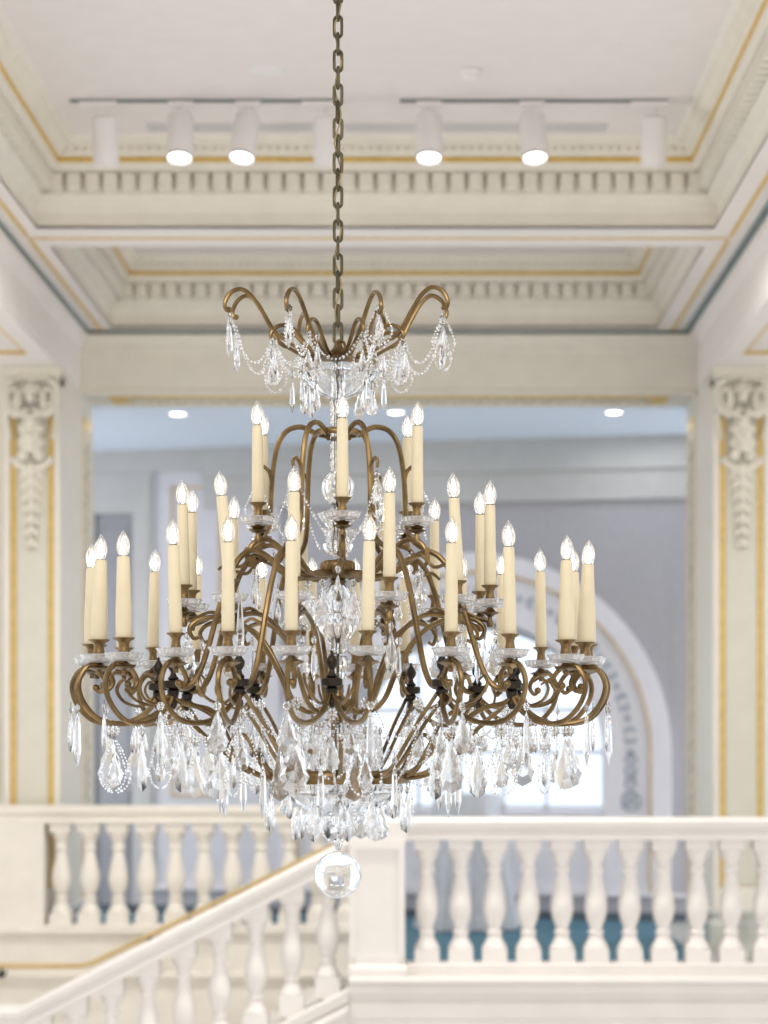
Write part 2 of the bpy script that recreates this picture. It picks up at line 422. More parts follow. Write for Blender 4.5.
vs = [WP(uc+RI*cos(PI-PI*k/N), zc+RI*sin(PI-PI*k/N), -.45) for k in range(N+1)]
m.add(vs, [tuple(range(N+1))])
m.build('window_pane', M['pane'], win, smooth=False)
# archivolt bands
zfl = zsill-.0
def band(m, r0, r1, o0, o1, zlow):
    vs = []; fs = []
    A = arch_pts(r0, zlow); B = arch_pts(r1, zlow)
    for (u0, z0), (u1, z1) in zip(A, B): vs += [WP(u0, z0, o0), WP(u0, z0, o1), WP(u1, z1, o1), WP(u1, z1, o0)]
    for k in range(len(A)-1):
        a = k*4; b = a+4
        for q in range(4): fs.append((a+q, a+(q+1) % 4, b+(q+1) % 4, b+q))
    fs += [(0,1,2,3), tuple(len(vs)-4+q for q in (3,2,1,0))]
    m.add(vs, fs)
zw = W(600, 892)[1]
m = MB(); band(m, RI-.0, 150*pxm, .0, .05, zw); band(m, 150*pxm, 181*pxm, 0, .03, zw); band(m, 181*pxm, RO, 0, .06, zw)
t8 = struct(m.build('trim_8', M['archwhite'], smooth=False))
m = MB(); band(m, 178*pxm, 181*pxm, .03, .062, zw); m.build('gold_fillet', M['archgold'], t8, smooth=False)
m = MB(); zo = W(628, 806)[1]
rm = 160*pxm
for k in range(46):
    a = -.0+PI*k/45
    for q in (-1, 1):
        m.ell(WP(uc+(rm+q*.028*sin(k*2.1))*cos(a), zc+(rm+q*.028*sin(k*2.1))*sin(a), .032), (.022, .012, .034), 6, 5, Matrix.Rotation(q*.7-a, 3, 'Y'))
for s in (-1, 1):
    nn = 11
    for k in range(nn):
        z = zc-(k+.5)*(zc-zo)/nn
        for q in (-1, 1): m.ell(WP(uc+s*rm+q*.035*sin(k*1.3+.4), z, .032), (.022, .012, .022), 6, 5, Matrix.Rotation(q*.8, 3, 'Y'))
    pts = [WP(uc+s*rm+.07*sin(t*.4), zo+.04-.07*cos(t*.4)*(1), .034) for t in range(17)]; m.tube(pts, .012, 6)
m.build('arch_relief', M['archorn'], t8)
# upper frieze, wainscot, baseboard, left panels
m = MB(); u1 = W(205, 500)[0]
wbox(m, u1, ub, W(600, 470)[1], ZR, 0, .10); wbox(m, u1, ub, W(600, 500)[1], W(600, 470)[1], 0, .06)
wbox(m, ua, u1, W(100, 474)[1], ZR, 0, .06)
struct(m.build('trim_9', M['greywall'], smooth=False))
m = MB(); wbox(m, W(137, 0)[0], uc-RO, ZF, W(100, 474)[1], 0, .02); struct(m.build('trim_10', M['lilac'], smooth=False))
m = MB(); wbox(m, W(150, 0)[0], ub, ZF+.06, zw-.03, .02, .045); wn = struct(m.build('trim_11', M['wain'], smooth=False))
m = MB(); wbox(m, W(150, 0)[0], ub, zw-.03, zw, .02, .07); m.build('chair_rail', M['archwhite'], wn, smooth=False)
m = MB(); wbox(m, ua, ub, ZF, ZF+.065, .02, .06); struct(m.build('baseboard_back', M['base'], smooth=False))
m = MB(); wbox(m, uc+RO, ub, zw, W(600, 500)[1], 0, .004); m.build('wall_facing', M['wallpaper'], wb, smooth=False); m = MB(); wbox(m, uc-RI, uc+RI, zw, zsill-.05, 0, .004); m.build('lightened_under_sill', M['archwhite'], wb, smooth=False)  # wall under the sill coloured lighter, standing in for low light on it
# door
m = MB(); a0 = W(86, 0)[0]; a1 = W(96, 0)[0]; a2 = W(135, 0)[0]; a3 = W(155, 0)[0]; zt = W(110, 514)[1]; zt2 = W(110, 474)[1]
wbox(m, a0-.1, a1, ZF, zt2, 0, .05); wbox(m, a2, a3, ZF, zt2, 0, .05); wbox(m, a1, a2, zt, zt2, 0, .05)
wbox(m, a2, a3-.03, ZF, zt2-.05, .05, .06)
dr = struct(m.build('door_1', M['greywall'], smooth=False))
m = MB(); wbox(m, a1, a2, ZF, zt, 0, .015); wbox(m, a1+.05, a2-.05, ZF+.25, ZF+1.0, .015, .025); wbox(m, a1+.05, a2-.05, ZF+1.15, zt-.12, .015, .025)
m.build('door_panel', M['doorgrey'], dr, smooth=False)
m = MB(); b0, z1_ = W(171.5, 487); b1, z0_ = W(222, 797); e = .022
wbox(m, b0, b0+e, z0_, z1_, .02, .03); wbox(m, b1-e, b1, z0_, z1_, .02, .03); wbox(m, b0, b1, z1_-e, z1_, .02, .03); wbox(m, b0, b1, z0_, z0_+e, .02, .03)
b0, z1_ = W(245, 487); b1, z0_ = W(262, 797)
o = struct(m.build('trim_12', M['archgold'], smooth=False))
# ceiling and sides of the back room
m = MB().box(-4.6, 4.4, YJ-.02, 19.4, ZR, ZR+.1); struct(m.build('ceiling_back', M['blueceil'], smooth=False))
m = MB().box(4.3, 4.4, YJ, 19.4, ZF, ZR); struct(m.build('wall_far_right', M['lilac'], smooth=False))
m = MB().box(-4.6, -4.5, YJ, 19.4, ZF, ZR); struct(m.build('wall_far_left', M['lilac'], smooth=False))

# downlights
for px, py, lb in ((178, 413.5, 'round lit downlight in the blue ceiling, furthest left'), (396, 412, 'round lit downlight in the blue ceiling, just left of the tallest right candle'), (614, 412, 'round lit downlight in the blue ceiling, furthest right')):
    Y = ZR*F/(HY-py); x = PX(px, Y)
    T = thing('recessed_downlight', (x, Y, ZR), lb, 'ceiling light', 'downlights in the back room')
    MB().lathe([(.056, -.006), (.07, -.005), (.072, 0), (.056, 0)], 24, (0,0,0), closed=True).build('trim_ring', M['fixture'], T)
    MB().lathe([(.056, -.0035), (.056, -.0005)], 24).build('lens', M['down'], T)

# cocktail table
xc = PX(467, 16.7)
T = thing('cocktail_table', (xc, 16.7, ZF), 'high round table under a floor-length grey cloth in front of the arched window', 'table')
vs = []; fs = []; n = 72; rings = [(0, .004), (.2, .004), (.245, .0), (.252, -.02), (.256, -.2), (.285, -.6), (.35, -1.0)]
zt = 1.01
for i, (r, dz) in enumerate(rings):
    amp = max(0, (-dz-.02))*.055
    for k in range(n):
        a = 2*PI*k/n; rr = r+amp*sin(a*11+.6*sin(a*3))+.3*amp*sin(a*23)
        vs.append((rr*cos(a), rr*sin(a), zt+dz))
for i in range(len(rings)-1):
    for k in range(n):
        l = (k+1) % n; fs.append((i*n+k, i*n+l, (i+1)*n+l, (i+1)*n+k))
mm = MB(); mm.add(vs, fs); mm.build('draped_cloth', M['cloth'], T)
MB().lathe([(0.001,0),(.18,0),(.18,.015),(.03,.03),(.025,.96),(.06,.98),(.235,.985),(.235,1.005),(.001,1.005)], 24).build('pedestal', M['black'], T)

# ================================================================== BALUSTRADES
K1 = 12.1/F
BP = [(838,13.5),(838.01,13.5)]
def baluster_mesh(k, sc=1.0, ext=0.):
    """k: metres per px; z=0 at underside of plinth, returns MB, height"""
    m = MB(); H = 124*k*sc
    def z(y): return (962-y)*k*sc
    h = 12.3*k
    m.box(-h, h, -h, h, -ext, z(949))
    pr = [(12.3,949),(12.6,947.5),(12,945.5),(9.5,941.5),(7.2,936.5),(6.6,934.5),(8,933),(8.3,931.5),(7.6,930),(6.0,928.5),(7.2,924),(9.6,918),(11.2,911),(11.5,906),(10.8,898),(8.6,887),(6.6,878),(5.8,873),(7.6,870.5),(8.1,868.5),(7.7,866.5),(6.3,865),(6.8,862),(8.6,857.5),(10.8,853.5),(11.8,850),(11.4,848.5)]
    m.lathe([(r*k, z(y)) for r, y in pr], 20)
    h = 12.1*k; m.box(-h, h, -h, h, z(848.6), H+ext)
    return m, H
RAILP = [(-.10,0),(-.10,.03),(-.085,.04),(-.085,.05),(-.11,.07),(-.115,.10),(-.10,.118),(.10,.118),(.115,.10),(.11,.07),(.085,.05),(.085,.04),(.10,.03),(.10,0)]
# near balustrade
Yn = 12.1
zt = PZ(817.5, Yn); zrb = zt-.118; zb = PZ(962, Yn)
T = thing('balustrade', (1.2, Yn, PZ(974, Yn)), 'white stone balustrade with vase balusters at the lower right, nearest the camera', 'balustrade')
x0 = PX(350, Yn); x1 = PX(860, Yn)
MB().sweep([(a, b+zrb) for a, b in RAILP], (x0, Yn, 0), (x1, Yn, 0)).build('handrail', M['stone'], T, smooth=False, origin=(x0, Yn, zrb))
MB().sweep([(.095, PZ(974,Yn)), (.095, zb-.006), (.088, zb), (-.088, zb), (-.095, zb-.006), (-.095, PZ(974,Yn))], (PX(405,Yn), Yn, 0), (x1, Yn, 0)).build('base_rail', M['stone'], T, smooth=False, origin=(0, Yn, zb))
bm, H = baluster_mesh(K1, (zrb-zb)/(124*K1), .0)
b0 = bm.build('baluster', M['stone'], T, loc=(0,0,0), ang=35)
first = True
for i in range(14):
    x = PX(427+33.75*i, Yn); L = Vector((x, Yn, zb))-T.location
    if first: b0.location = L; first = False
    else: dup(b0, T, L)
# pier
a, b = PX(350, Yn), PX(405, Yn); zp = PZ(974, Yn)
m = MB().box(a, b, Yn-.13, Yn+.15, zp, zrb)
for s in ((a+.0, a+.035), (b-.035, b)): m.box(s[0], s[1], Yn-.142, Yn-.13, PZ(955,Yn), zrb)
m.box(a+.035, b-.035, Yn-.142, Yn-.13, PZ(848,Yn), zrb); m.box(a+.035, b-.035, Yn-.142, Yn-.13, PZ(962,Yn), PZ(953,Yn))
m.sweep([(.142, PZ(962,Yn)), (.155, PZ(963,Yn)), (.165, PZ(966,Yn)), (.165, zp), (-.16, zp), (-.16, PZ(962,Yn))], (a, Yn, 0), (b+.01, Yn, 0))
m.sweep([(.135, zrb), (.135, zrb+.1), (-.16, zrb+.1), (-.16, zrb)], (a, Yn, 0), (b+.015, Yn, 0))
m.build('pier', M['stone'], T, smooth=False, origin=((a+b)/2, Yn, zp))
# landing edge below the near balustrade
pr = [(.20, zp), (.215, zp-.008), (.215, zp-.025), (.15, zp-.04), (.15, PZ(990,Yn)), (.12, PZ(993,Yn)), (.09, PZ(999,Yn)), (.11, PZ(1001,Yn)), (.11, PZ(1016,Yn)), (.08, PZ(1019,Yn)), (.08, -2.6), (-.3, -2.6), (-.3, zp)]
m = MB(); m.sweep(pr, (PX(350,Yn), Yn, 0), (x1, Yn, 0)); struct(m.build('trim_13', M['stone'], smooth=False))

# stair balustrade
SL = .515
def zstring(x): return PZ(1006, Yn)+(x-PX(293.7, Yn))*SL
def ztoprail(x): return PZ(915, Yn)+(x-PX(200, Yn))*SL
T = thing('stair_balustrade', (PX(200,Yn), Yn, zstring(PX(200,Yn))), 'white stone balustrade sloping up along the staircase at the lower left', 'balustrade')
m = MB(); xa = PX(22, Yn); xb = PX(350, Yn)-.002
rp = [(-.09,-.125),(-.09,-.095),(-.075,-.085),(-.075,-.072),(-.10,-.05),(-.105,-.02),(-.09,0),(.09,0),(.105,-.02),(.10,-.05),(.075,-.072),(.075,-.085),(.09,-.095),(.09,-.125)]
m.sweep(rp, (xa, Yn, ztoprail(xa)), (xb, Yn, ztoprail(xb)))
m.sweep(rp, (xa-1.2, Yn, ztoprail(xa)), (xa, Yn, ztoprail(xa)))
m.build('handrail', M['stone'], T, smooth=False, origin=tuple(T.location))
bm, H = baluster_mesh(K1, .93, .0)
# let the square blocks run into rail and string
hh = 12.1*K1
bm2 = MB(); bm2.v = list(bm.v); bm2.f = list(bm.f); bm2.box(-hh, hh, -hh, hh, H-.002, H+.05); bm2.box(-12.3*K1, 12.3*K1, -12.3*K1, 12.3*K1, -.05, .002)
b0 = None
for i in range(11):
    x = PX(328-36.0*i, Yn)
    if x < xa: break
    L = Vector((x, Yn, zstring(x)))-T.location
    if b0 is None: b0 = bm2.build('baluster', M['stone'], T, loc=L, ang=35)
    else: dup(b0, T, L)
m = MB()
xs0 = -3.2; xs1 = PX(350, Yn)-.002
m.sweep([(.13,-.03),(.13,-.01),(.12,0),(-.12,0),(-.12,-.5),(.10,-.5),(.10,-.09),(.12,-.07),(.12,-.03)], (xs0, Yn, zstring(xs0)-.045), (xs1, Yn, zstring(xs1)-.045))
m.sweep([(.10,-.13),(.165,-.13),(.165,-.108),(.15,-.09),(.10,-.09)], (xs0, Yn, zstring(xs0)-.045), (xs1-.0, Yn, zstring(xs1)-.045))
m.build('string', M['stone'], T, smooth=False, origin=tuple(T.location))
# steps
m = MB(); run = .30
for i in range(14):
    x = -.40-run*i; z = ZF-.155*i-.155
    m.box(x-run, x, 12.2, 14.2, z-.5, z+.0)
    m.box(x-run-.03, x-run, 12.2, 14.2, z-.03, z)
struct(m.build('staircase', M['stone'], smooth=False))

# far left balustrade
Yf = 14.35; K2 = Yf/F
ztf = PZ(805.5, Yf); zrf = ztf-.112; zbf = PZ(924, Yf)
T = thing('balustrade', (-1.4, Yf, PZ(931, Yf)), 'cream stone balustrade with vase balusters at the left, beyond the staircase', 'balustrade')
xb = PX(352, Yf); xa = -4.2
MB().sweep([(a*.9, b*.95+zrf) for a, b in RAILP], (xa, Yf, 0), (xb, Yf, 0)).build('handrail', M['stone_far'], T, smooth=False, origin=(0, Yf, zrf))
MB().sweep([(.09, PZ(932,Yf)), (.09, zbf-.006), (.085, zbf), (-.085, zbf), (-.09, PZ(932,Yf))], (xa, Yf, 0), (xb, Yf, 0)).build('base_rail', M['stone_far'], T, smooth=False, origin=(0, Yf, zbf))
bm, H = baluster_mesh(K2*28.4/33.75*1.03, 1.0)
sc = (zrf-zbf)/H
b0 = None
for i in range(11):
    x = PX(61.5+28.5*i, Yf); L = Vector((x, Yf, zbf))-T.location
    if b0 is None: b0 = bm.build('baluster', M['stone_far'], T, loc=L, ang=35); b0.scale = (1, 1, sc)
    else: dup(b0, T, L)
b = PX(46, Yf)
MB().box(b-.5, b, Yf-.085, Yf+.10, zbf, zrf).build('pier', M['stone_far'], T, smooth=False, origin=(b-.25, Yf, zbf))
# stairwell wall under it
zk = PZ(931, Yf)
pr = [(.06, zk), (.07, zk-.006), (.07, zk-.02), (.04, zk-.03), (.04, PZ(971,Yf)), (.07, PZ(973,Yf)), (.07, PZ(977,Yf)), (.045, PZ(978,Yf)), (.02, PZ(988,Yf)), (.02, -3.4), (-.1, -3.4), (-.1, zk)]
m = MB(); m.sweep(pr, (-4.2, Yf, 0), (xb+.1, Yf, 0)); struct(m.build('wall_stairwell', M['stone_far'], smooth=False))
# brass handrail
Yh = 14.12
T = thing('brass_handrail', (PX(87,Yh), Yh, PZ(966,Yh)), 'slim polished brass handrail running level then climbing beside the far balustrade', 'handrail')
p = [P(-120, 966, Yh), P(60, 966, Yh), P(80, 966, Yh), P(92, 963.5, Yh), P(140, 940, Yh), P(340, 841.5, Yh), P(352, 836, Yh)]
MB().tube(p, .017, 10).build('rail', M['handbrass'], T, origin=tuple(T.location))
for q in (1, 150, 250, 330):
    y = 967 if q < 87 else 940-(q-140)*.4925
    e = P(q, y+1, Yh); m = MB()
    m.tube([e, e+Vector((0,.02,-.03)), e+Vector((0,.12,-.045)), e+Vector((0,.155,-.045))], .011, 8); m.ell(e+Vector((0,.01,-.045)), (.025,.02,.022), 10, 8)
    m.build('bracket', M['black'], T, origin=tuple(e))

# ================================================================== CEILING FITTINGS
ZT = ZC-.012; Yt = ZT*F/(HY-102)
for xa_, xb_, lb in ((70, 338, 'slim ceiling track carrying the spotlights left of the chain'), (400, 668, 'slim ceiling track carrying the spotlights right of the chain')):
    x0 = PX(xa_, Yt); x1 = PX(xb_, Yt)
    o = MB().box(x0, x1, Yt-.01, Yt+.01, ZC-.014, ZC-.001).build('light_track', M['trackgrey'], smooth=False, origin=(x0, Yt, ZT))
    tag(o, lb, 'light track', 'ceiling tracks')
spots = [(104, 0, 0, 'white cylinder spotlight facing away at the far left end of the left track'),
         (181, 1, 0, 'lit white cylinder spotlight, left one of the lit pair on the left track'),
         (248, 1, .11, 'lit white cylinder spotlight tilted left, right one of the lit pair on the left track'),
         (326, 0, 0, 'white cylinder spotlight partly hidden behind the chain'),
         (429, 1, 0, 'lit white cylinder spotlight just right of the chain'),
         (532, 1, -.05, 'lit white cylinder spotlight, further right of the two lit ones on the right track'),
         (655, 0, 0, 'white cylinder spotlight facing away at the far right end of the right track')]
hz = .25; rr = .066
body = bodyp = None
for px, lit, ti, lb in spots:
    x = PX(px, Yt)
    T = thing('spotlight', (x, Yt, ZT), lb, 'spotlight', 'track spotlights')
    MB().box(-.065-.06*(not lit), .065+.06*lit*0, -.02, .02, -.03, -.0).build('adapter', M['fixture'], T, smooth=False)
    MB().lathe([(.007, -.075), (.007, -.028)], 10).build('swivel_stem', M['fixture'], T)
    top = Vector((0, 0, -.07))
    rot = (-.30 if lit else .33, ti, 0)
    q = MB().lathe([(rr-.004, -hz), (rr, -hz+.004), (rr, -.012), (rr-.008, -.002), (.012, 0), (.01, -.002), (rr-.012, -.02), (rr-.008, -hz+.03)], 28, closed=True)
    bd = q.build('housing', M['fixture'], T, loc=top, rot=rot)
    if True:
        sp = bpy.data.lights.new('spot_beam', 'SPOT'); sp.energy = 48 if lit else 105; sp.spot_size = 2.3; sp.spot_blend = .8; sp.shadow_soft_size = .05; sp.color = (1,.96,.90)
        so = bpy.data.objects.new('spot_beam', sp); COL.objects.link(so); so.location = T.location+top+Matrix.Rotation(ti,3,'Y')@(Matrix.Rotation(rot[0],3,'X')@Vector((0,0,-hz-.01))); so.rotation_euler = rot
        MB().lathe([(rr-.009, -hz+.012), (rr-.009, -hz+.018)], 28).build('lens', M['lens'], T, loc=top, rot=rot)
    MB().lathe([(rr-.008, -hz+.02), (rr-.0005, -hz+.0), (rr+.002, -hz-.002), (rr+.002, -hz+.006)], 28, closed=True).build('front_ring', M['trackgrey'] if lit else M['fixture'], T, loc=top, rot=rot)
for xa_, xb_, lb in ((147, 322, 'long grey slot vent in the ceiling above the left spotlights'), (345, 607, 'long grey slot vent in the ceiling above the right spotlights')):
    Yv = ZC*F/(HY-127); x0 = PX(xa_, Yv); x1 = PX(xb_, Yv)
    T = thing('slot_vent', ((x0+x1)/2, Yv, ZC), lb, 'vent', 'ceiling slot vents')
    w = (x1-x0)/2
    MB().box(-w, w, -.07, .07, -.004, -.001).build('grille', M['vent'], T, smooth=False)
    m = MB()
    for yy in (-.07, -.024, .02, .062): m.box(-w, w, yy, yy+.009, -.010, -.004)
    m.build('frame', M['fixture'], T, smooth=False)
Yd = ZC*F/(HY-70)
T = thing('smoke_detector', (PX(470, Yd), Yd, ZC), 'small round white smoke detector on the ceiling right of the chain', 'smoke detector')
MB().lathe([(.03,-.045),(.038,-.04),(.04,-.022),(.052,-.02),(.055,-.002),(.05,-.001)], 24).build('body', M['fixture'], T)
T = thing('ceiling_speaker', (PX(266, Yd), Yd, ZC), 'flat round white disc on the ceiling left of the chain', 'speaker')
MB().lathe([(.07,-.008),(.085,-.006),(.088,-.001),(.08,-.0005)], 28).build('grille', M['fixture'], T)

# ================================================================== CHANDELIER
Dc = 6.24; U = Dc/F; XC = PX(338, Dc); ZO = -4
def C3(r, th, z):      # local coords relative to chandelier axis at eye height; r,z in px
    a = math.radians(th); return Vector((U*r*sin(a), -U*r*cos(a), U*(z+ZO)))
base = Vector((XC, Dc, U*(ZO-158)))
CH = thing('chandelier', base, 'large antique brass chandelier with crystal drops and three tiers of ivory electric candles', 'chandelier')
OFF = Vector((0, 0, -U*(ZO-158)))
class CM(MB):
    def done(s, name, mat, parent=CH, ang=40): return s.build(name, mat, parent, loc=OFF, ang=ang)
def polar_tube(m, prof, rad, th0, th1=None, n=6, sides=8, taper=None):
    """prof of (r,z[,f]) with f = fraction of the way from th0 to th1"""
    pts = []
    for q in prof:
        f = q[2] if len(q) > 2 else 0
        th = th0 if th1 is None else th0+(th1-th0)*f
        pts.append(C3(q[0], th, q[1]))
    pts = spline(pts, n); R = [rad*U]*len(pts)
    if taper:
        L = len(pts)
        R = [U*(rad*(1-(1-taper)*max(0, (i/L-.7)/.3))) for i in range(L)]
    m.tube(pts, R, sides)

# --- candle kit (local units metres, origin at sleeve foot)
def lp(pr): return [(r*U, z*U) for r, z in pr]
def make_candle(rb, rt, h):
    s = MB(); s.lathe(lp([(rb-.3,-2),(rb,-1.5),(rb*.99, h*.3),(rt+.15,h-1),(rt-.4,h),(rt-1.2,h+.2)]), 18)
    s.ell((rb*U*.85, 0, h*.35*U), (.8*U,.9*U,6*U), 6, 5)
    return s
def candle_cup():
    return MB().lathe(lp([(2.2,-30),(8.5,-27.5),(9.5,-26.5),(6,-25.5),(3,-22),(2.6,-20.5),(4.6,-18.5),(5.4,-15),(4.3,-10),(4.0,-6),(5,-3),(8.3,-.9),(8.8,0.3),(7.4,.4),(4.5,-2.5)]), 18)
def dish():
    m = MB(); n = 32; vs = []; fs = []
    pr = [(4,-21.5),(10,-22),(15,-20),(17,-15.2),(18,-14.6),(17.2,-13.6),(15.5,-14.5),(13.6,-18),(9.5,-19.8),(4,-19.6)]
    for r, z in pr:
        for k in range(n):
            a = 2*PI*k/n; q = 1+.035*(1 if k % 2 else -1)*(r > 12)
            vs.append((r*q*U*cos(a), r*q*U*sin(a), z*U))
    L = len(pr)
    for i in range(L):
        j = (i+1) % L
        for k in range(n):
            l = (k+1) % n; fs.append((i*n+k, i*n+l, j*n+l, j*n+k))
    m.add(vs, fs); return m
def bulb(): return MB().lathe(lp([(3.2,0),(4.0,1.5),(5.6,5),(6.3,9),(6.0,13),(4.6,17.5),(2.6,21),(1.0,23.6),(.3,25)]), 18)
def filament():
    m = MB(); m.lathe(lp([(.6,2),(1.5,4.5),(2.1,8),(1.9,11.5),(1.1,15),(.4,18)]), 10); return m
def seat(): return MB().lathe(lp([(3.6,-1),(4.0,-.6),(4.0,.9),(3.4,1.3)]), 14)
sl = {}
proto = {}
def place_candle(r, th, zf, kind='s', dx=0., dy=0., h=81.):
    pos = C3(r, th, zf)+OFF
    k = (kind, round(h))
    rb, rt = {'s': (6.0, 5.0), 'w': (7.9, 5.7), 't': (5.3, 4.5)}[kind]
    tilt = (dy, dx, 0)
    if k not in proto:
        o = make_candle(rb, rt, h).build('candle_sleeve', M['sleeve'], CH, loc=pos, rot=tilt)
        kids = [bulb().build('light_bulb', M['bulb'], o, loc=(0,0,h*U)), filament().build('bulb_filament', M['filament'], o, loc=(0,0,h*U)),
                candle_cup().build('candle_cup', M['brass'], o), dish().build('drip_dish', M['dishglass'], o, ang=25), seat().build('lamp_socket', M['bronze'], o, loc=(0,0,h*U))]
        proto[k] = (o, kids)
    else:
        o0, kids = proto[k]; o = dup(o0, CH, pos, tilt)
        kids = [dup(q, o) for q in kids]
    if kind == 'w':
        for q in kids:
            if q.name.startswith('candle_cup'): q.scale = (1.2, 1.2, 1)
    # cups and dishes stay level while the sleeve leans
    for q in kids:
        if q.name.startswith(('candle_cup', 'drip_dish')): q.rotation_euler = (-dy, -dx, random.random()*0)
    return o
# lower tier
def solve(px, r, back=False):
    best = None
    for i in range(3601):
        th = -90+i*.05+(180 if back else 0); a_ = math.radians(th)
        x = 421+(-83+r*sin(a_))/(1-r/F*cos(a_))
        if best is None or abs(x-px) < best[0]: best = (abs(x-px), th)
    return best[1]
LP = [(92,246,0,'w',.0),(99,247,0,'w',.02),(124,243,0,'w',-.01),(176,243,0,'s',-.03),(228,243,0,'s',0),(291.5,243,0,'s',0),(367.5,243,0,'s',.02),(451,243,0,'s',.01),(510,243,0,'s',-.015),
      (566,243,0,'w',.01),(585,248,0,'w',.04),(589,250,1,'w',.0),(573,243,1,'w',0),(541,243,1,'s',-.01),(502,243,1,'s',0),(462,243,1,'s',0),(405,243,1,'s',0),(355,243,1,'s',0),
      (312,243,1,'s',0),(262,243,1,'s',0),(197,243,1,'s',0),(153,241,1,'s',.02),(124,243,1,'w',0),(97,243,1,'w',.02)]
lower = [(solve(p_, r_, b_) % 360, r_, k_, d_) for p_, r_, b_, k_, d_ in LP]
def un(t, ref):
    while t-ref > 180: t -= 360
    while t-ref < -180: t += 360
    return t
junc = {}
for i_, j_ in ((5,6),(4,3),(2,1),(0,23),(22,21),(20,19),(18,17),(16,15),(14,13),(12,11),(10,9),(7,8)):
    A_ = lower[i_][0]; B_ = un(lower[j_][0], A_); junc[(A_+B_)/2] = (A_, B_)
def nearest(t): return min(lower, key=lambda q: abs(((q[0]-t+180) % 360)-180))[1]
for th, r, kd, dx in lower: place_candle(r, th, 99.5 if kd == 's' else 97.5, kd, dx, random.uniform(-.01,.01), 80 if kd == 's' else 76)
# lower arms
for j, (a, b) in junc.items():
    for t in (a, b):
        rc = nearest(t)
        m = CM(); k = (rc-245)
        pr = [(180,54,0),(184,40,.12),(197,26,.35),(218,18,.65),(243+k,21,.9),(259+k,36,1),(265+k,54,1),(260+k,68,1),(250+k,74,1),(238+k,69,1),(231+k,58,1),(236+k,50,1),(242+k,53,1)]
        polar_tube(m, pr, 2.6, j, t, 6, 8, .75)
        m.ell(C3(241+k, t, 54), (3.6*U,)*3, 10, 8)
        m.lathe([(2.2*U, 0), (2.6*U, 4*U), (11*U, 8*U), (12*U, 9*U), (3*U, 9*U)], 16, C3(rc, t, 63.5))
        polar_tube(m, [(182,48,0),(196,36,.3),(214,40,.5),(222,52,.7),(216,62,.8),(208,58,.8)], 1.5, j, t, 5, 6, .6)
        m.done('candle_arm', M['brass'])
    m = CM()
    c0 = C3(180, j, 0)
    m.lathe([(r*U, z*U) for r, z in [(1.5,32),(3.5,34),(4,38),(2.2,41),(5,44),(6,49),(4,51)]], 14, c0)
    m.lathe([(r*U, z*U) for r, z in [(4,59),(5.5,61),(3,64),(2.4,67),(5,71),(5.6,75),(3.2,79),(1.2,82),(1.6,83.5),(.4,85)]], 14, c0)
    m.lathe([(r*U, z*U) for r, z in [(5,51),(9.5,52),(10,53),(10,58),(9,59),(5,59)]], 18, c0)
    m.done('arm_junction', M['patina'])
# bottom ring, ribs
m = CM(); n = 72
m.lathe([(r*U, (z+ZO)*U) for r, z in [(66,-40),(71,-41),(73,-37),(72,-30),(70,-28),(66,-29),(67,-35)]], 64, closed=True); m.done('bottom_ring', M['brass'])
for i, j in enumerate(junc):
    m = CM()
    if i % 2:
        for q in (-1.8, 1.8): polar_tube(m, [(70,-34),(86,-31),(103,-22),(124,-3),(148,20),(168,36),(180,46)], 2.0, j+q, j+q*.4, 5, 7)
    else:
        polar_tube(m, [(70,-34),(82,-27),(92,-10),(101,4),(111,7),(119,0),(121,-8)], 2.5, j, None, 6, 8, .8)
        polar_tube(m, [(118,-10),(124,8),(136,24),(154,34),(172,38),(180,44)], 2.6, j, None, 6, 8)
        polar_tube(m, [(70,-36),(90,-33),(110,-22),(128,-8),(140,2)], 2.3, j+3, j, 6, 8)
    m.done('lower_rib', M['brass'])
JN = list(junc)
for j in (JN[1], JN[11], JN[2], JN[10], JN[4], JN[8], JN[5], JN[7]):
    m = CM()
    pr = [(13,170),(35,165),(58,168),(82,184),(98,187),(112,176),(124,152),(134,122),(143,92),(152,68),(163,54),(176,52)]
    polar_tube(m, pr, 2.9, j, None, 6, 8); m.done('main_rib', M['brass'])
# middle tier
mid = [(solve(p_, 155, b_), d_) for p_, b_, d_ in ((294,0,0),(389.5,0,0),(230,0,-.10),(458,0,-.05),(490,0,.0),(184,0,-.02),(192,1,.0),(480,1,0),(234,1,.0),(434.5,1,.0),(303,1,0),(384,1,0))]
for th, dx in mid:
    place_candle(155, th, 154, 's' if abs(th) < 100 else 't', dx, random.uniform(-.01,.01), 79)
    m = CM()
    polar_tube(m, [(10,36),(30,30),(48,42),(62,72),(84,106),(112,122),(138,121),(150,112),(146,102),(139,104)], 2.4, th*.985, None, 6, 8, .7)
    m.lathe([(r*U, z*U) for r, z in [(2.5,-2),(3.5,2),(2.2,5),(2.2,8),(7,12)]], 12, C3(155, th, 115))
    polar_tube(m, [(112,122),(128,128),(143,122),(155,118)], 1.8, th, None, 5, 7)
    m.done('middle_arm', M['brass'])
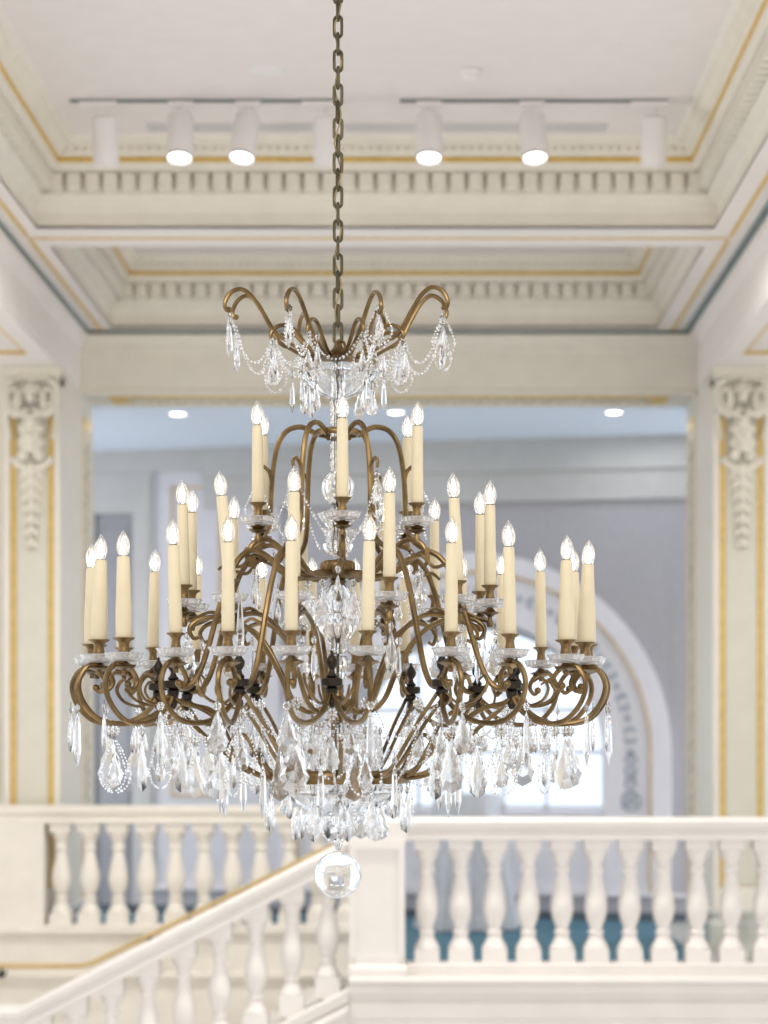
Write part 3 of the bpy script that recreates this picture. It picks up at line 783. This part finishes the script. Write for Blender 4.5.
# upper tier
for k in range(6):
    th = (solve(342.5,86), solve(415,84), solve(407,86,True), 181, solve(263,86,True), solve(260,84))[k]
    TH = th
    place_candle(86, th, 235, 's', (0,.01,.01,0,0,-.01)[k], 0, 76)
    m = CM()
    ta = -90+60*k
    polar_tube(m, [(20,306),(27,311),(38,315),(51,311),(60,297),(65,272),(67,245),(68,222),(73,204),(84,194),(94,190)], 2.7, ta, None, 6, 8)
    polar_tube(m, [(66,258),(69,270),(76,276),(82,272),(81,266)], 1.9, ta, None, 5, 7, .7)
    m.done('arch_arm', M['brass'])
    m = CM()
    polar_tube(m, [(12,172),(30,168),(45,172),(58,188),(74,199),(90,196),(98,182),(94,172)], 2.5, th, None, 6, 8, .7)
    polar_tube(m, [(60,190),(72,180),(90,184),(104,172),(118,174),(128,168)], 1.9, th, None, 5, 7, .7)
    m.lathe([(r*U, z*U) for r, z in [(3,-8),(3.5,-3),(2.2,0),(2.6,4),(8,8)]], 12, C3(86, th, 204))
    m.box(*(lambda p: (p.x-2.4*U, p.x+2.4*U, p.y-2.4*U, p.y+2.4*U, p.z-7*U, p.z+7*U))(C3(97, th, 184)))
    m.done('upper_arm', M['brass'])
m = CM(); m.lathe([(r*U, (z+ZO)*U) for r, z in [(19,306),(23,306),(23.5,309),(22,312),(19,312)]], 40, closed=True)
for k in range(6): polar_tube(m, [(3,309),(12,311),(20,309)], 1.4, 32+60*k, None, 3, 6)
m.done('top_ring', M['brass'])
m = CM(); pr = []
n = 40; vs = []
prf = [(6,160),(8,163),(13,166),(16,168),(17,172),(17,178),(15,181),(8,182),(7,180)]
m.lathe([(r*U, (z+ZO)*U) for r, z in prf], 40)
for k in range(20): p = C3(16.6, k*18, 175); m.ell(p, (1.2*U, 1.2*U, 5*U), 6, 5)
m.lathe([(r*U, (z+ZO)*U) for r, z in [(1.5,146),(4,150),(3,154),(7,158),(9,161)]], 16)
m.done('middle_hub', M['brass'])
m = CM(); m.lathe([(r*U, (z+ZO)*U) for r, z in [(2,18),(5,22),(4,26),(12,30),(16,34),(16,40),(13,43),(6,46),(4,52),(6,56),(2.5,62)]], 28); m.done('lower_hub', M['brass'])
m = CM(); m.lathe([(1.6*U, U*(-75+ZO)), (1.6*U, U*(385+ZO))], 10); m.done('centre_rod', M['bronze'])
# crown
m = CM(); m.lathe([(r*U, (z+ZO)*U) for r, z in [(5,378),(20,379),(23,381),(21,383),(10,385),(7,388),(8,391),(5,394),(4,398),(2,400)]], 30); m.done('crown_plate', M['brass'])
crown_th = [22.5+45*k for k in range(8)]
for k, th in enumerate(crown_th):
    m = CM(); e = (-15, 1, 8, 3, 0, 8, -1, -12)[k]
    polar_tube(m, [(14,383),(24,387),(36,398),(46,409),(55,413),(64,411),(70,405),(71,399)], 2.1, th, None, 5, 8, .8)
    polar_tube(m, [(58,399),(68,407),(79,424+e*.4),(90,439+e*.8),(101,446+e),(112,442+e),(118,432+e),(117,425+e),(113,424+e)], 2.3, th, None, 5, 8, .8)
    polar_tube(m, [(14,381),(34,386),(50,395),(62,402)], 1.8, th, None, 4, 7)
    m.ell(C3(114, th, 425+e), (2.8*U,)*3, 8, 6)
    m.done('crown_arm', M['brass'])

# glass stem pieces
def gl(name, pr, n=24, mat='crystal'):
    m = CM(); m.lathe([(r*U, (z+ZO)*U) for r, z in pr], n); return m.done(name, M[mat], ang=30)
def fluted(name, pr, n=28, fl=.08, mat='crystal'):
    m = CM(); vs = []; fs = []
    for r, z in pr:
        for k in range(n):
            a = 2*PI*k/n; q = 1+fl*(1 if k % 2 else -1); vs.append((r*q*U*cos(a), r*q*U*sin(a), (z+ZO)*U))
    for i in range(len(pr)-1):
        for k in range(n):
            l = (k+1) % n; fs.append((i*n+k, i*n+l, (i+1)*n+l, (i+1)*n+k))
    fs += [tuple(range(n-1,-1,-1)), tuple((len(pr)-1)*n+k for k in range(n))]
    m.add(vs, fs); return m.done(name, M[mat], ang=20)
pr = []
for k in range(25):
    z = 270+k*4.3; pr.append((8.5-1.2*(k % 2), z))
fluted('stem_tube', pr, 16, .05)
gl('stem_ball', [(4,236),(9,238),(14,244),(16.5,252),(16,260),(12,267),(6,270)], 28)
fluted('stem_vase', [(5,186),(12,190),(15,196),(11,204),(9,212),(13,218),(18,224),(20,228),(8,232),(6,235)], 24, .06)
fluted('stem_vase', [(6,88),(9,92),(7,98),(12,104),(17,112),(19,122),(15,128),(20,138),(15,146),(10,152),(6,158)], 20, .16)
fluted('stem_tube', [(7,62),(9,66),(7,70),(10,74),(12,80),(8,86)], 16, .06)
fluted('stem_vase', [(5,-26),(9,-22),(14,-12),(15,-4),(10,6),(8,14),(12,17)], 20, .08)
# bowls: crown bowl and bottom bowl
def bowl(name, pr, n=48, fl=.05):
    m = CM(); vs = []; fs = []
    for r, z in pr:
        for k in range(n):
            a = 2*PI*k/n; q = 1+fl*sin(a*12)*(r/pr[0][0]); vs.append((r*q*U*cos(a), r*q*U*sin(a), (z+ZO)*U))
    L = len(pr)
    for i in range(L):
        for k in range(n):
            l = (k+1) % n; j = (i+1) % L; fs.append((i*n+k, i*n+l, j*n+l, j*n+k))
    m.add(vs, fs); return m.done(name, M['crystal'], ang=25)
bowl('crown_bowl', [(38,374),(37,367),(30,357),(19,347),(8,342),(6,345),(18,350),(28,360),(34,368),(36,374)])
bowl('bottom_bowl', [(62,-42),(60,-50),(48,-62),(30,-70),(12,-74),(5,-73),(12,-71),(29,-67),(46,-59),(57,-49),(60,-42)])
# ball finial
gl('ball_neck', [(2,-108),(4,-104),(5,-100),(3,-96),(5,-92),(6,-86),(3,-80),(2,-74)], 14)
m = CM(); m.ell((0,0,U*(-133+ZO)), (23.5*U,)*3, 48, 24); m.done('crystal_ball', M['ballglass'], ang=90)

# --- crystal drops
def pear_mesh(w, h, th=3.2, scal=.10, n=22):
    """flat faceted pear plaque hanging from the origin"""
    def outline(s, k):
        out = []
        for i in range(n):
            a = 2*PI*i/n
            yy = cos(a); t = (1-yy)/2          # 0 top .. 1 bottom
            ww = sin(a)*(.30+.95*t**1.3)*(1.12 if t < .95 else 1)
            q = 1+scal*(1 if i % 2 else -1)*k
            out.append((w*.5*ww*s*q, -h*(.5+( t-.5)*s*(1 if t < .98 else 1.04))))
        return out
    m = MB(); o1 = outline(1, 1); o2 = outline(.62, .3)
    vs = [(x*U, 0, z*U) for x, z in o1]+[(x*U, -th/2*U, z*U) for x, z in o2]+[(x*U, th/2*U, z*U) for x, z in o2]
    vs += [(0, -th*.75*U, -h*.58*U), (0, th*.75*U, -h*.58*U)]
    fs = []
    for i in range(n):
        j = (i+1) % n
        fs += [(i, j, n+j, n+i), (j, i, 2*n+i, 2*n+j), (n+i, n+j, 3*n), (2*n+j, 2*n+i, 3*n+1)]
    m.add(vs, fs)
    return m
def spear_mesh(h, r=3.4, n=6):
    return MB().lathe(lp([(.3,0),(r*.6,-4),(r*.5,-6),(r*.8,-10),(r*1.05,-h*.72),(.2,-h)]), n)
def rosette_mesh(r=6.5):
    m = MB(); n = 16; vs = []; fs = []
    for k in range(n):
        a = 2*PI*k/n; q = r*(1 if k % 2 else .74); vs.append((q*sin(a)*U, 0, q*cos(a)*U))
    for k in range(n):
        a = 2*PI*k/n; q = r*.4; vs.append((q*sin(a)*U, -1.8*U, q*cos(a)*U))
    for k in range(n):
        a = 2*PI*k/n; q = r*.4; vs.append((q*sin(a)*U, 1.8*U, q*cos(a)*U))
    vs += [(0,-1.2*U,0),(0,1.2*U,0)]
    for k in range(n):
        j = (k+1) % n; fs += [(k,j,n+j,n+k),(j,k,2*n+k,2*n+j),(n+k,n+j,3*n),(2*n+j,2*n+k,3*n+1)]
    m.add(vs, fs); return m
def bead(m, p, r):
    r *= U; p = Vector(p); n = 6; vs = [p+Vector((0,0,r*1.15))]
    for zf, q in ((.45,.85),(-.45,.85)):
        for k in range(n):
            a = 2*PI*(k+.5*(zf < 0))/n; vs.append(p+Vector((r*q*cos(a), r*q*sin(a), zf*r)))
    vs.append(p+Vector((0,0,-r*1.15))); fs = []
    for k in range(n):
        j = (k+1) % n; fs += [(0,1+k,1+j),(1+k,7+k,1+j),(1+j,7+k,7+j),(13,7+j,7+k)]
    m.add(vs, fs)
def bead_line(m, pts, sp=4.0, r=1.7):
    pts = spline(pts, 8); acc = 0; last = pts[0]; bead(m, last, r); c = 0
    for p in pts[1:]:
        d = (p-last).length; 
        while acc+d >= sp*U:
            t = (sp*U-acc)/d; last = last+(p-last)*t; d = (p-last).length; acc = 0; c += 1
            bead(m, last, r*(1.5 if c % 4 == 0 else 1))
        acc += d; last = p
def gstring(m, h, w):      # pear-shaped loop of beads
    for s in (-1, 1):
        bead_line(m, [Vector((0,0,0)), Vector((s*w*.22*U,0,-h*.22*U)), Vector((s*w*.5*U,0,-h*.62*U)), Vector((s*w*.36*U,0,-h*.88*U)), Vector((0,0,-h*U))], 3.6, 1.15)
pk = {}
def drop(kind, pos, rz=None, hook=True, **kw):
    key = kind
    rz = random.uniform(-1.2, 1.2) if rz is None else rz
    if key not in pk:
        if kind == 'pearL': b = pear_mesh(27, 50); nm = 'pear_pendant'; top = -13
        elif kind == 'pearM': b = pear_mesh(20, 38); nm = 'pear_pendant'; top = -12
        elif kind == 'pearS': b = pear_mesh(13, 26, 2.6); nm = 'pear_pendant'; top = -9
        elif kind == 'spear': b = spear_mesh(52); nm = 'spear_pendant'; top = -12
        elif kind == 'spearS': b = spear_mesh(34, 2.8); nm = 'spear_pendant'; top = -9
        elif kind == 'loop':
            b = MB(); gstring(b, 54, 30); q = pear_mesh(15, 32, 2.8); b.add([(x, y, z-14*U) for x, y, z in q.v], q.f); nm = 'looped_pendant'; top = -13
        elif kind == 'loopS':
            b = MB(); gstring(b, 40, 24); q = pear_mesh(10, 22, 2.2); b.add([(x, y, z-11*U) for x, y, z in q.v], q.f); nm = 'looped_pendant'; top = -4
        o = b.build(nm, M['crystal'], CH, smooth=False)
        kids = []
        if kind != 'loopS':
            R_ = 6.6 if kind in ('pearL', 'loop') else 4.4
            kids.append(rosette_mesh(R_).build('rosette', M['crystal'], o, loc=(0,0,R_*1.05*U), smooth=False))
        hk = MB(); hk.tube([(0,0,0),(0,0,-top*U)], .35*U, 5)
        kids.append(hk.build('wire_hook', M['bronze'], o))
        pk[key] = (o, kids, top, nm); new = True
    else:
        o0, ks, top, nm = pk[key]; o = dup(o0, CH); kids = [dup(q, o) for q in ks]
    o.location = pos+OFF+Vector((0,0,top*U)); o.rotation_euler = (0, 0, rz)
    return o
random.seed(11)
for j, (a, b) in junc.items():
    for i, t in enumerate((a, b)):
        rc = nearest(t); k = rc-245
        drop('pearL' if (i+int(j)) % 2 == 0 else 'loop', C3(226+k, t+random.uniform(-3,3), 17))
        drop('spear' if i else 'pearM', C3(266+k, t, 40), math.radians(t)+random.uniform(-.5,.5))
        drop('pearS', C3(204+k, t*.6+j*.4, 24))
    drop('loop', C3(176, j, 32))
    drop('pearL', C3(142, j+8, 8)); 
    drop('spear', C3(120, j-6, -10))
for k in range(16): drop(('loopS', 'pearM', 'pearS', 'pearM')[k % 4], C3(72, k*22.5+6, -40), math.radians(k*22.5)+random.uniform(-.4,.4))
for k in range(8): drop('pearM', C3(44, k*45+15, -48))
for k in range(5): drop('pearL' if k else 'loop', C3(12, k*72-10, -34), math.radians(k*72)+.2)
for k in range(9): drop('pearM', C3(42, k*40+9, 18))
for k in range(8): drop('loop', C3(88, k*45+20, 44))
for th, dx in mid:
    drop('pearM', C3(160, th, 116)); 
    if abs(th) < 120: drop('spearS', C3(140, th+6, 100))
for k in range(6):
    drop('loopS', C3(81, -90+60*k, 262), math.radians(60*k)); drop('pearS', C3(81, -90+60*k, 264))
    drop('pearS', C3(94, 2+60*k, 170)); drop('loopS', C3(60, 32+60*k, 158)); drop('pearM', C3(30, 32+60*k, 165))
for k, th in enumerate(crown_th):
    drop('loopS', C3(114, th, 422), math.radians(th)*.3+random.uniform(-.5,.5)); drop('spearS', C3(113, th, 418))
    drop('loopS', C3(69, th, 397), None); drop('spearS', C3(46, th+20, 372)); drop('pearS', C3(34, th-15, 362)); drop('pearS', C3(70, th+8, 397))
# bead garlands
def garland(p0, p1, sag, name='bead_garland', r=1.25, sp=3.9):
    m = CM(); mid_ = (p0+p1)/2+Vector((0,0,-sag*U)); q0 = p0.lerp(p1, .25)+Vector((0,0,-sag*.75*U)); q1 = p0.lerp(p1, .75)+Vector((0,0,-sag*.75*U))
    bead_line(m, [p0, q0, mid_, q1, p1], sp, r); return m.build(name, M['crystal'], CH, loc=OFF, smooth=False)
for k, th in enumerate(crown_th):
    garland(C3(114, th, 423), C3(70, th+2, 398), 36)
    garland(C3(69, th, 398), C3(69, th+45, 398), 26)
    garland(C3(69, th, 398), C3(40, th+10, 372), 10)
for k in range(6):
    garland(C3(81, -90+60*k, 262), C3(56, -72+60*k, 205), 4); garland(C3(81, -90+60*k, 262), C3(92, -106+60*k, 200), 8); garland(C3(56, -72+60*k, 205), C3(81, -50+60*k, 190), 18)
jl = sorted(j % 360 for j in junc)
for i, j in enumerate(jl):
    j2 = jl[(i+1) % 12]+(360 if i == 11 else 0)
    garland(C3(176, j, 38), C3(176, j2, 38), 34); garland(C3(72, j, -38), C3(140, j, 10), 22)
    garland(C3(14, j, 20), C3(70, j, -34), 16)
for i in range(12): garland(C3(62, i*30, -46), C3(14, i*30+20, -72), 8)
# upright glass spires
for j in (JN[1], JN[2], JN[4], JN[10], JN[8]):
    m = CM(); c0 = C3(178, j, 84)
    m.lathe(lp([(1.5,0),(4,3),(2.5,6),(3.6,10),(3.9,16),(2.2,40),(.2,56)]), 6, c0); m.build('glass_spire', M['crystal'], CH, loc=OFF, smooth=False)

# chain
zc0 = U*(400+ZO); pitch = 17.0*U; zend = ZC
T = thing('hanging_chain', (XC, Dc, zc0), 'aged brass chain with a cord woven through it, holding the chandelier', 'chain')
def link_mesh():
    m = MB(); pts = []; h = 6.6; w = 4.0; n = 24
    for k in range(n):
        a = 2*PI*k/n; x = w*cos(a); z = (h if sin(a) > 0 else -h)*1.0+w*sin(a)
        if abs(sin(a)) < 1e-6: z = 0
        pts.append(Vector((x*U, 0, z*U)))
    R = 1.55*U; vs = []; fs = []; ns = 7
    for i in range(n):
        t = (pts[(i+1) % n]-pts[i-1]).normalized(); nn = Vector((0,1,0)); b = t.cross(nn)
        for k in range(ns): q = 2*PI*k/ns; vs.append(pts[i]+nn*cos(q)*R+b*sin(q)*R)
    for i in range(n):
        j = (i+1) % n
        for k in range(ns):
            l = (k+1) % ns; fs.append((i*ns+k, i*ns+l, j*ns+l, j*ns+k))
    m.add(vs, fs); return m
l0 = None; nl = int((zend-.06-zc0)/pitch)
for i in range(nl):
    loc = (0, 0, (9*U)+i*pitch); rz = (PI/2 if i % 2 else 0)+.25*sin(i*1.3)
    if l0 is None: l0 = link_mesh().build('chain_link', M['bronze'], T, loc=loc, rot=(0,0,rz))
    else: dup(l0, T, loc, (0,0,rz))
m = MB(); pts = []
L = nl*pitch
for k in range(nl*3+1):
    a = k*1.05; pts.append((2.9*U*cos(a*.6)*(1.3 if k % 7 == 0 else 1), 2.9*U*sin(a*.6), k*pitch/3))
m.tube(spline(pts, 3), .9*U, 6); m.build('power_cord', M['cord'], T)
MB().lathe([(.01,L-.01),(.06,L+.0),(.07,zend-zc0-.015),(.07,zend-zc0-.001)], 24).build('ceiling_canopy', M['bronze'], T)
m = MB(); 
for k in range(20): pass
# loop at the foot of the chain
pts = [(5.2*U*cos(2*PI*k/16), 0, U*(1+5.2*sin(2*PI*k/16))) for k in range(17)]
mm = MB(); mm.tube(pts, 1.5*U, 7); mm.build('shackle', M['brass'], T, loc=(2.5*U,-2*U,-5*U), rot=(0,0,.5))

# ================================================================== LIGHT, WORLD, CAMERA
w = bpy.data.worlds.new('sky_and_glow'); S.world = w; w.use_nodes = True; nt = w.node_tree; nt.nodes.clear()
o = nt.nodes.new('ShaderNodeOutputWorld'); bg = nt.nodes.new('ShaderNodeBackground')
tc = nt.nodes.new('ShaderNodeTexCoord'); sx = nt.nodes.new('ShaderNodeSeparateXYZ'); nt.links.new(tc.outputs['Generated'], sx.inputs[0])
mr = nt.nodes.new('ShaderNodeMapRange'); mr.inputs['From Min'].default_value = .2; mr.inputs['From Max'].default_value = .9
nt.links.new(sx.outputs['Y'], mr.inputs['Value'])
mx = nt.nodes.new('ShaderNodeMix'); mx.data_type = 'RGBA'; mx.inputs[6].default_value = (1.0,.965,.93,1); mx.inputs[7].default_value = (1.1,1.25,1.42,1)
nt.links.new(mr.outputs['Result'], mx.inputs[0]); 
nz = nt.nodes.new('ShaderNodeTexNoise'); nz.inputs['Scale'].default_value = 2.6; nz.inputs['Detail'].default_value = 1.5  # bright and dark patches added for brass and crystal to reflect
nt.links.new(tc.outputs['Generated'], nz.inputs['Vector'])
m1 = nt.nodes.new('ShaderNodeMapRange'); m1.interpolation_type = 'SMOOTHSTEP'; m1.inputs['From Min'].default_value = .42; m1.inputs['From Max'].default_value = .60
m1.inputs['To Min'].default_value = .16; m1.inputs['To Max'].default_value = 1.6; nt.links.new(nz.outputs['Fac'], m1.inputs['Value'])
m2 = nt.nodes.new('ShaderNodeMix'); m2.data_type = 'FLOAT'; nt.links.new(mr.outputs['Result'], m2.inputs[0]); nt.links.new(m1.outputs['Result'], m2.inputs[2]); m2.inputs[3].default_value = 1.0
nt.links.new(mx.outputs[2], bg.inputs[0]); nt.links.new(m2.outputs[0], bg.inputs[1])
nt.links.new(bg.outputs[0], o.inputs[0])
def area(name, loc, rot, sx_, sy_, e, col=(1,1,1)):
    l = bpy.data.lights.new(name, 'AREA'); l.shape = 'RECTANGLE'; l.size = sx_; l.size_y = sy_; l.energy = e; l.color = col
    ob = bpy.data.objects.new(name, l); COL.objects.link(ob); ob.location = loc; ob.rotation_euler = rot; return ob
ZL = ZR-.05
for x in (-2.4, -.4, 1.6): area('back_room_fill', (x, 16.75, ZL), (0,0,0), .8, .8, 4, (.98,.98,1))  # added ceiling fills to brighten the back room, apart from its downlights
area('side_fill', (-4.3, 17.3, .2), (0, -PI/2, 0), 2.4, 1.6, 42, (.97,.97,1))  # added side fills that lift the back wall, no window at either side
area('side_fill', (4.2, 16.8, -.65), (0, PI/2, 0), 2.2, 1.4, 62, (.90,.92,1))
k = area('hall_key_light', (-1.0, -1.0, 4.6), (0,0,0), 4.5, 2.0, 170, (1,.97,.93))  # added key light behind the camera, no window built there
k.rotation_euler = (Vector((0, 12.5, -.8))-k.location).to_track_quat('-Z', 'Y').to_euler()
cam = bpy.data.cameras.new('camera'); co = bpy.data.objects.new('camera', cam); COL.objects.link(co)
co.location = (0,0,0); co.rotation_euler = (PI/2, 0, 0)
cam.sensor_width = 36; cam.sensor_fit = 'AUTO'; cam.lens = F/1024*36
cam.shift_x = -(CX-384)/1024; cam.shift_y = (HY-512)/1024
cam.clip_end = 100; cam.clip_start = .05
cam.dof.use_dof = True; cam.dof.focus_distance = 6.1; cam.dof.aperture_fstop = 2.5
S.camera = co
S.view_settings.view_transform = 'Standard'; S.view_settings.look = 'None'; S.view_settings.gamma = 1; S.view_settings.exposure = 0.27
S.view_settings.use_curve_mapping = False
